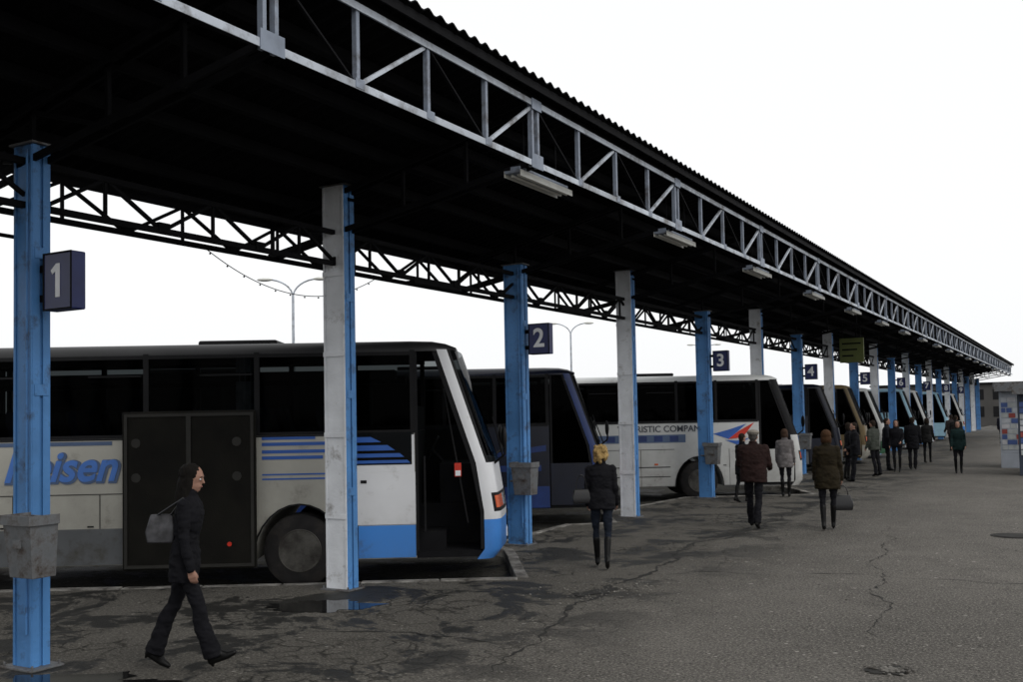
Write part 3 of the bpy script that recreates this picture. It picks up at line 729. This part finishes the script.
# ------------------------------------------------------------------ kiosks, wall, distant buildings, trees
def kiosk(x0, y0, w_, d_, h_, wallm):
    e = empty('kiosk', (x0, y0, 0))
    b = MB(); b.box(0,w_,0,d_,0,0.5,0); b.box(0,0.1,0,d_,0.5,h_,0); b.box(w_-0.1,w_,0,d_,0.5,h_,0); b.box(0.1,w_-0.1,d_-0.1,d_,0.5,h_,0)
    b.box(0.1,0.8,0.0,0.08,0.5,h_,0); b.box(0.8,w_-0.1,0.0,0.08,0.5,1.0,0); b.box(0.8,w_-0.1,0.0,0.08,2.15,h_,0); b.obj('walls', [wallm], e, bevel=0.01)
    b = MB(); b.box(-0.15,w_+0.15,-0.35,d_+0.1,h_,h_+0.14,0); b.box(-0.12,w_+0.12,-0.36,-0.35,h_-0.16,h_+0.14,0); b.obj('roof', [M['steelbox']], e, bevel=0.01)
    b = MB(); b.add([(0.8,0.05,1.0),(w_-0.1,0.05,1.0),(w_-0.1,0.05,2.15),(0.8,0.05,2.15)], [(0,1,2,3)]); b.obj('window', [M['glass2']], e)
    b = MB()
    for x in (0.8,1.5,2.2): b.box(x-0.02,x+0.02,-0.005,0.06,1.0,2.15,0)
    b.box(0.75,w_,-0.12,0.0,0.96,1.0,0); b.obj('mullions_and_sill', [M['dsteel']], e)
    cols = [(0.5,0.5,0.52),(0.28,0.06,0.05),(0.45,0.47,0.5),(0.06,0.10,0.26),(0.4,0.42,0.42)]
    pm = [mat('poster', c, 0.6) for c in cols]
    b = MB(); r_ = random.Random(3)
    zz = 0.62
    while zz < h_-0.5:
        xx = 0.06
        while xx < 0.62:
            ww = r_.uniform(0.12,0.3); b.box(xx, min(xx+ww,0.76), -0.012, -0.001, zz, zz+0.15, r_.randrange(5)); xx += ww+0.03
        zz += 0.18
    b.obj('posters', pm, e)
kiosk(5.6,37.7,3.2,2.4,2.75, mat('kiosk_wall', (0.36,0.39,0.44), 0.6, var=0.15, scale=2))
kiosk(6.35,33.6,2.6,2.0,2.6, mat('kiosk_dark', (0.03,0.04,0.06), 0.6, var=0.2, scale=2))
wm = mat('blocking_wall', (0.06,0.06,0.06), 0.9, var=0.3, scale=0.4, bump=0.3)
b = MB(); b.box(-62,-61.6,-60,160,-0.12,2.9,0)  # added unseen wall, blocks the brightness behind the coach windows
for y in range(-60,160,6): b.box(-61.6,-61.4,y,y+0.4,-0.12,3.05,0)
b.obj('light_blocking_wall', [wm])
e = empty('distant_building', (-14,128,-0.12)); b = MB(); b.box(0,70,0,12,0,4.8,0); b.obj('walls', [mat('bldg', (0.07,0.067,0.063), 0.9, var=0.2, scale=0.3)], e)
b = MB()
for i in range(28): b.box(1+i*2.45,2.5+i*2.45,-0.03,0.02,1.0,2.2,0); b.box(1+i*2.45,2.5+i*2.45,-0.03,0.02,3.0,4.2,0)
b.obj('windows', [M['black']], e); b = MB(); b.box(-0.3,70.3,-0.3,12.3,4.8,5.0,0); b.obj('roof', [M['dsteel']], e)
bark = mat('bark', (0.04,0.03,0.025), 0.95, var=0.3); leaf = mat('foliage', (0.018,0.026,0.015), 0.8, var=0.5, scale=1.5)
def tree(x, y, H, seed):
    e = empty('conifer_tree', (x,y,0)); r_ = random.Random(seed); b = MB(); lf = MB()
    b.tube((0,0,0),(0.05,0,H*0.95),0.14,0.02,9)
    for i in range(150):
        t = r_.uniform(0.12,1); z = H*t; R = (1-t)*H*0.30+0.12; a = r_.uniform(0,6.28); R *= r_.uniform(0.55,1.1)
        tip = Vector((R*math.cos(a),R*math.sin(a),z-0.12*R)); b.tube((0,0,z),tip,0.018,0.006,4)
        for j in range(16):
            q = Vector((0,0,z)).lerp(tip, r_.uniform(0.3,1.05))+Vector((r_.gauss(0,0.07),r_.gauss(0,0.07),r_.gauss(0,0.06)))
            u = Vector((r_.gauss(0,1),r_.gauss(0,1),r_.gauss(0,0.5))).normalized()*0.11; v = u.cross(Vector((r_.gauss(0,1),r_.gauss(0,1),r_.gauss(0,1)))).normalized()*0.05
            lf.add([q-u,q+v,q+u,q-v], [(0,1,2,3)])
    b.obj('trunk_and_limbs', [bark], e); lf.obj('foliage', [leaf], e, fixn=False)
tree(5.4,74,4.4,2); tree(6.4,76,4.7,4)

# ------------------------------------------------------------------ people
def person(name, loc, heading, h=1.7, lt=5, rt=-5, lk=3, rk=8, lf=0, rf=0, arms=((5,6,12),(-5,6,12)), cols=None, voxel=0.012,
           female=True, coat=0.80, bulk=1.0, hair='short', hat=False, lean=2, headyaw=0, boots=False, flare=0.0, headpitch=0, wide=0.0):
    c = dict(skin=(0.33,0.19,0.14), hair=(0.02,0.014,0.01), top=(0.006,0.006,0.008), legs=(0.006,0.006,0.008), shoes=(0.005,0.005,0.005), hat=(0.12,0.12,0.12))
    if cols: c.update(cols)
    labs = ['skin','hair','top','legs','shoes','hat']
    P = {l: MB() for l in labs}
    V = Vector; s = 0.94 if female else 1.03
    hipz = 0.92
    Ry = Matrix.Rotation(rad(lean), 3, 'Y')
    def U(p):
        q = V(p)-V((0,0,hipz)); return Ry @ q+V((0,0,hipz))
    def seg(v, a): return V((math.sin(rad(a)), 0, -math.cos(rad(a))))*v
    low = []
    for sd, th, kn, fp in ((1,lt,lk,lf),(-1,rt,rk,rf)):
        hip = V((0, 0.088*sd, hipz-0.02)); knee = hip+seg(0.42, th); ank = knee+seg(0.40, th-kn)
        ank.y -= 0.012*sd
        lb = P['legs']; sb = P['shoes']
        lb.cap(hip, 0.088*s*(1+0.15*(bulk-1)), hip.lerp(knee,0.5), 0.073*s, n=14); lb.cap(hip.lerp(knee,0.5), 0.073*s, knee, 0.054*s+wide*0.3, n=14)
        mid = knee.lerp(ank, 0.3)+V((-0.018,0,0)); lowr = 0.047 if not female else 0.04
        if boots:
            lb.cap(knee, 0.054*s, mid, 0.054*s, n=14); sb.cap(mid, 0.056*s, ank, 0.040, n=14)
        else:
            lb.cap(knee, 0.054*s+wide*0.3, mid, 0.056*s+wide*0.5, n=14); lb.tube(mid, ank-(knee-ank).normalized()*0.03, 0.056*s+wide*0.5, lowr+0.012+wide, n=16)
        fa = rad(th-kn+fp) ; fwd = V((math.cos(fa),0,math.sin(fa))); dn = V((math.sin(fa),0,-math.cos(fa)))
        heel = ank+dn*0.055-fwd*0.035; ball = ank+dn*0.068+fwd*0.105; toe = ank+dn*0.072+fwd*0.165
        sb.cap(ank, 0.042, heel, 0.034); sb.cap(ank, 0.040, ball, 0.032); sb.cap(heel, 0.032, ball, 0.034); sb.cap(ball, 0.034, toe, 0.022)
        low += [heel.z-0.034, toe.z-0.022, ball.z-0.034]
        if female:
            sb.cap(heel-fwd*0.005, 0.020, heel+dn*0.04-fwd*0.005, 0.013); low.append((heel+dn*0.04).z-0.013)
    tb = P['top']; B = bulk
    def ringp(z, hx, hy, ox=0.0):
        out = []
        for i in range(24):
            t = 2*math.pi*i/24; cx = math.copysign(abs(math.cos(t))**0.85, math.cos(t)); sy = math.copysign(abs(math.sin(t))**0.85, math.sin(t))
            out.append(U((ox+hx*cx, hy*sy, z)))
        return out
    if female: rings = [(coat,0.118+flare,0.172+flare),(0.88,0.122+flare*0.4,0.178+flare*0.4),(0.97,0.115,0.168),(1.08,0.098,0.140),(1.20,0.112,0.152),(1.30,0.118,0.168),(1.38,0.092,0.172),(1.425,0.066,0.120),(1.455,0.052,0.062)]
    else: rings = [(coat,0.125+flare,0.182+flare),(0.90,0.125,0.182),(1.0,0.125,0.18),(1.10,0.125,0.178),(1.22,0.130,0.195),(1.32,0.125,0.205),(1.39,0.096,0.205),(1.435,0.070,0.13),(1.465,0.056,0.068)]
    tb.loft([ringp(z, hx*B, hy*B, 0.012 if z > 1.1 else 0) for z, hx, hy in rings], 0)
    P['legs'].ell((0,0,0.90), (0.105,0.155,0.10), 0, 18, 10)
    tb.loft([ringp(1.42,0.072,0.085), ringp(1.48,0.066,0.072,0.0), ringp(1.50,0.062,0.068,-0.004)], 0)
    shy = 0.165*s if female else 0.185
    for sd, (sw, ab, el) in ((1,arms[0]),(-1,arms[1])):
        sh = U((0.0, shy*sd*(1+0.3*(B-1)), 1.365))
        def dirv(a):
            v = V((math.sin(rad(a)), math.sin(rad(ab))*sd, -math.cos(rad(a)))); return v.normalized()
        el_ = sh+dirv(sw)*0.285
        d2 = V((math.sin(rad(sw+el)), math.sin(rad(ab))*sd*(-0.6 if el > 40 else 0.4), -math.cos(rad(sw+el)))).normalized()
        wr = el_+d2*0.245
        tb.cap(sh, 0.062*s*B, sh.lerp(el_,0.5), 0.053*s*B); tb.cap(sh.lerp(el_,0.5), 0.053*s*B, el_, 0.047*s*B); tb.cap(el_, 0.047*s*B, wr, 0.038*s*B)
        hb = P['skin']; hd = d2; back = V((0, sd, 0)); back = (back-hd*back.dot(hd)).normalized(); across = hd.cross(back)*sd
        if across.x < 0: across = -across
        hb.cap(wr, 0.021, wr+hd*0.03, 0.023)
        for q in range(4):
            off = (q-1.5)*0.017; root = wr+hd*0.068+across*(-off); base = wr+hd*0.02+across*(-off*0.7)
            hb.cap(base, 0.0145, root, 0.012, n=8)
            Ls = (0.037,0.042,0.039,0.030)[q]
            k1 = root+(hd*0.90-back*0.40).normalized()*Ls; k2 = k1+(hd*0.55-back*0.8).normalized()*Ls*0.8
            hb.cap(root, 0.0098, k1, 0.009, n=8); hb.cap(k1, 0.009, k2, 0.008, n=8)
        tb0 = wr+hd*0.025+across*0.020; t1 = tb0+(hd*0.75+across*0.4-back*0.3).normalized()*0.036; t2 = t1+(hd*0.9+across*0.1-back*0.3).normalized()*0.026
        hb.cap(tb0, 0.013, t1, 0.0105, n=8); hb.cap(t1, 0.0105, t2, 0.0085, n=8)
        if sd == 1: hl = wr+hd*0.1
        else: hr = wr+hd*0.1; shr = sh
    hc = U((0.015,0,1.585)); RH = Ry @ Matrix.Rotation(rad(headyaw),3,'Z') @ Matrix.Rotation(rad(headpitch),3,'Y')
    def Hh(p): return hc+RH @ V(p)
    P['skin'].cap(U((0,0,1.43)), 0.050*s, Hh((-0.01,0,-0.06)), 0.047*s)
    sk = P['skin']
    sk.ell(Hh((0,0,0.025)), (0.094,0.074,0.095), R=RH); sk.ell(Hh((0.025,0,-0.045)), (0.062,0.055,0.065), R=RH)
    sk.ell(Hh((0.058,0,-0.083)), (0.024,0.026,0.020), R=RH); sk.cap(Hh((0.088,0,0.012)), 0.009, Hh((0.104,0,-0.022)), 0.011, n=8)
    sk.ell(Hh((0.081,0,-0.056)), (0.012,0.022,0.012), R=RH); sk.ell(Hh((0.078,0,0.035)), (0.018,0.05,0.012), R=RH)
    for sd in (1,-1): sk.ell(Hh((-0.005,0.076*sd,-0.01)), (0.02,0.010,0.032), R=RH)
    hb = P['hair']
    if hair == 'short': hb.ell(Hh((-0.022,0,0.043)), (0.092,0.084,0.088), R=RH); hb.ell(Hh((-0.05,0,-0.01)), (0.05,0.07,0.07), R=RH)
    if hair == 'bob':
        hb.ell(Hh((-0.025,0,0.042)), (0.098,0.092,0.094), R=RH); hb.ell(Hh((-0.045,0,-0.03)), (0.066,0.092,0.085), R=RH)
        for sd in (1,-1): hb.ell(Hh((-0.01,0.07*sd,-0.04)), (0.045,0.024,0.08), R=RH)
    if hair == 'long':
        hb.ell(Hh((-0.022,0,0.042)), (0.098,0.090,0.092), R=RH); hb.ell(Hh((-0.060,0,-0.06)), (0.055,0.086,0.12), R=RH); hb.ell(Hh((-0.075,0,-0.15)), (0.045,0.08,0.12), R=RH)
        for sd in (1,-1): hb.ell(Hh((-0.012,0.070*sd,-0.03)), (0.040,0.024,0.11), R=RH); hb.ell(Hh((-0.02,0.075*sd,-0.13)), (0.036,0.024,0.08), R=RH)
    if hair == 'curly':
        r_ = random.Random(4)
        for i in range(70):
            t = r_.uniform(0,6.28); z = r_.uniform(-0.11,0.13); R = 0.085*math.sqrt(max(0.1,1-(z/0.16)**2)); x = R*math.cos(t)-0.03
            if x > 0.02 and z < 0.05: continue
            hb.ell(Hh((x, R*1.05*math.sin(t), z)), r_.uniform(0.022,0.036), n=8, k=5)
        hb.ell(Hh((-0.025,0,0.03)), (0.09,0.085,0.10), R=RH)
    if hat:
        hb2 = P['hat']; hb2.ell(Hh((-0.008,0,0.078)), (0.126,0.112,0.050), R=RH); hb2.ell(Hh((0.085,0,0.058)), (0.055,0.065,0.012), R=RH); hb2.ell(Hh((-0.005,0,0.055)), (0.108,0.096,0.035), R=RH)
    allm = MB(); trees = []
    for l in labs:
        q = P[l]
        if q.v: allm.add(q.v, q.f); trees.append((labs.index(l), BVHTree.FromPolygons(q.v, q.f)))
    tmp = allm.obj('tmp_body', [], fixn=True)
    rm = tmp.modifiers.new('r','REMESH'); rm.mode = 'VOXEL'; rm.voxel_size = voxel; rm.use_smooth_shade = True
    sm = tmp.modifiers.new('s','SMOOTH'); sm.factor = 0.5; sm.iterations = 2 if voxel < 0.011 else 1
    dg = bpy.context.evaluated_depsgraph_get(); dg.update()
    me = bpy.data.meshes.new_from_object(tmp.evaluated_get(dg)); bpy.data.objects.remove(tmp)
    me.name = name
    for l in labs: me.materials.append(mat(name+'_'+l, c[l], 0.85 if l not in ('skin','shoes') else (0.5 if l == 'skin' else 0.4), var=0.3 if l in ('top','legs','hair') else 0.06, scale=9 if l != 'hair' else 40, bump=0.25 if l != 'skin' else 0, bscale=30, spec=0.15))
    order = {3:0.004, 2:-0.002, 4:0.0, 0:0.0, 1:0.0, 5:-0.002}
    ids = []
    for p_ in me.polygons:
        best = 9; bi = 0
        for li, tr in trees:
            hit = tr.find_nearest(p_.center)
            if hit[0] is None: continue
            d = hit[3]+order[li]
            if d < best: best = d; bi = li
        ids.append(bi)
    me.polygons.foreach_set('material_index', ids); me.polygons.foreach_set('use_smooth', [True]*len(ids))
    vl = [0]*len(me.vertices)
    for p_, i in zip(me.polygons, ids):
        for v in p_.vertices: vl[v] = i
    nm = [v.normal.copy() for v in me.vertices]
    for v in me.vertices:
        L_ = vl[v.index]
        if L_ in (2,3):
            q = v.co; f = noise.noise(V((q.x*8, q.y*8, q.z*15)))*0.011+noise.noise(V((q.x*20, q.y*20, q.z*36+5)))*0.006
            v.co += nm[v.index]*f
        elif L_ == 1:
            q = v.co; v.co += nm[v.index]*noise.noise(V((q.x*60, q.y*60, q.z*18)))*0.006
    zmin = min(low)
    o = bpy.data.objects.new(name, me); S.collection.objects.link(o)
    k_ = h/1.71; o.scale = (k_,k_,k_); o.rotation_euler = (0,0,rad(heading)); o.location = (loc[0], loc[1], -zmin*k_+0.004)
    b = MB()
    for sd in (1,-1): b.ell(Hh((0.080,0.032*sd,0.008)), (0.010,0.013,0.007), 0, 8, 6, R=RH); b.ell(Hh((0.088,0.032*sd,0.008)), (0.004,0.006,0.006), 1, 8, 6, R=RH); b.ell(Hh((0.088,0.032*sd,0.03)), (0.006,0.018,0.004), 1, 8, 5, R=RH)
    b.ell(Hh((0.092,0,-0.054)), (0.004,0.02,0.005), 2, 8, 6, R=RH)
    b.obj('eyes_brows_and_lips', [M['signw'], M['black'], mat('lips', (0.3,0.1,0.09), 0.5)], o)
    mw = Matrix.LocRotScale(o.location, o.rotation_euler, o.scale)
    return o, mw @ shr, mw @ hr

def handbag(center, w_, h_, d_, heading, m, top=None):
    e = empty('handbag', center, rad(heading)); b = MB()
    b.loft([[(-w_*0.5,-d_*0.5,-h_/2),(w_*0.5,-d_*0.5,-h_/2),(w_*0.5,d_*0.5,-h_/2),(-w_*0.5,d_*0.5,-h_/2)],
            [(-w_*0.55,-d_*0.6,-h_*0.1),(w_*0.55,-d_*0.6,-h_*0.1),(w_*0.55,d_*0.6,-h_*0.1),(-w_*0.55,d_*0.6,-h_*0.1)],
            [(-w_*0.42,-d_*0.12,h_/2),(w_*0.42,-d_*0.12,h_/2),(w_*0.42,d_*0.12,h_/2),(-w_*0.42,d_*0.12,h_/2)]], 0)
    b.obj('body', [m], e, bevel=0.02, smooth=60)
    if top:
        b = MB(); prev = None
        for i in range(13):
            t = math.pi*i/12; q = Vector((w_*0.3*math.cos(t), 0, h_/2-0.01+top*math.sin(t)))
            if prev: b.tube(prev, q, 0.008, 0.008, 6)
            prev = q
        b.obj('handles', [m], e)
    return e
blk = mat('bag_leather', (0.007,0.007,0.008), 0.4, var=0.3)
gry = mat('bag_grey', (0.05,0.05,0.055), 0.6, var=0.6, scale=14)

o_, sh_, hr_ = person('walking_woman', (1.35,6.04), 29.6+2, 1.70, lt=-17, lk=6, lf=-6, rt=19, rk=3, rf=8, arms=((-8,6,14),(3,7,10)), cols=dict(hair=(0.006,0.005,0.004), skin=(0.30,0.17,0.125)), voxel=0.008, hair='long', coat=0.72, lean=4, bulk=0.98, headpitch=4, wide=0.028)
bl = Vector((1.19, 5.93, 1.20)); e = handbag(bl, 0.22, 0.24, 0.11, 32, gry)
Ri = Matrix.Rotation(rad(-32), 3, 'Z'); tgt = Ri @ (sh_+Vector((-0.02,0.02,0.065))-bl)
b = MB(); b.tube((-0.05,0,0.10),tgt,0.009,0.009,6); b.tube((0.07,0,0.10),tgt,0.009,0.009,6); b.obj('shoulder_strap', [blk], e)
person('blonde_woman', (2.27,12.5), 112, 1.62, lt=8, rt=-10, lk=4, rk=14, rf=-4, arms=((4,7,25),(-4,8,35)), cols=dict(hair=(0.30,0.20,0.08), top=(0.006,0.006,0.008), legs=(0.008,0.011,0.018)), voxel=0.010, hair='curly', coat=0.80, bulk=1.14, boots=True)
handbag((2.27-0.27*0.87,12.5-0.13,0.98), 0.24, 0.20, 0.12, 30, blk, 0.2)
person('man_in_cap', (2.88,17.7), 95, 1.72, lt=10, rt=-8, lk=4, rk=10, arms=((14,12,55),(12,12,60)), cols=dict(hair=(0.06,0.055,0.05), top=(0.020,0.010,0.009), legs=(0.006,0.006,0.008), hat=(0.22,0.20,0.17)), voxel=0.011, female=False, hair='short', hat=True, coat=0.78, bulk=1.30, lean=4, wide=0.01)
o_, sh_, hr = person('woman_in_brown_coat', (4.12,17.9), 100, 1.70, lt=-6, rt=8, lk=8, rk=3, arms=((3,8,18),(4,10,12)), cols=dict(hair=(0.05,0.025,0.012), top=(0.015,0.011,0.005)), voxel=0.011, hair='bob', coat=0.68, bulk=1.2, boots=True, flare=0.012)
handbag((hr.x+0.0,hr.y,hr.z-0.32), 0.32, 0.26, 0.14, 20, blk, 0.18)
others = [((1.75,24.3),100,1.62,dict(top=(0.13,0.12,0.12),hair=(0.05,0.03,0.02)),True,'bob'),
 ((1.2,22.6),60,1.55,dict(),True,'short'),
 ((2.3,30.1),200,1.70,dict(),False,'short'),
 ((2.0,30.6),20,1.66,dict(),True,'bob'),
 ((2.4,32.5),150,1.70,dict(top=(0.045,0.05,0.042)),False,'short'),
 ((2.7,34.9),-90,1.68,dict(),True,'long'),
 ((2.3,35.4),10,1.75,dict(top=(0.009,0.010,0.014)),False,'short'),
 ((3.0,36.3),90,1.74,dict(),False,'short'),
 ((2.9,40.8),80,1.66,dict(top=(0.015,0.015,0.015)),True,'bob'),
 ((4.6,34.4),-80,1.62,dict(top=(0.006,0.017,0.017)),True,'bob'),
 ((3.2,48.0),90,1.7,dict(top=(0.015,0.015,0.015)),False,'short'),
 ((2.6,52.0),120,1.7,dict(top=(0.025,0.02,0.02)),False,'short'),
 ((4.3,60.0),80,1.7,dict(top=(0.015,0.015,0.025)),False,'short')]
for i, (l, hd, h_, cc, fem, hr_) in enumerate(others):
    r_ = random.Random(i)
    person('standing_woman' if fem else 'standing_man', l, hd, h_, lt=r_.uniform(-10,10), rt=r_.uniform(-10,10), lk=r_.uniform(2,10), rk=r_.uniform(2,10),
           arms=((r_.uniform(-5,12),8,r_.uniform(10,60)),(r_.uniform(-5,12),8,r_.uniform(10,40))), cols=cc, voxel=0.016, female=fem, hair=hr_, coat=r_.uniform(0.65,0.82), bulk=1.12, boots=fem)
print('done', len(bpy.data.objects))
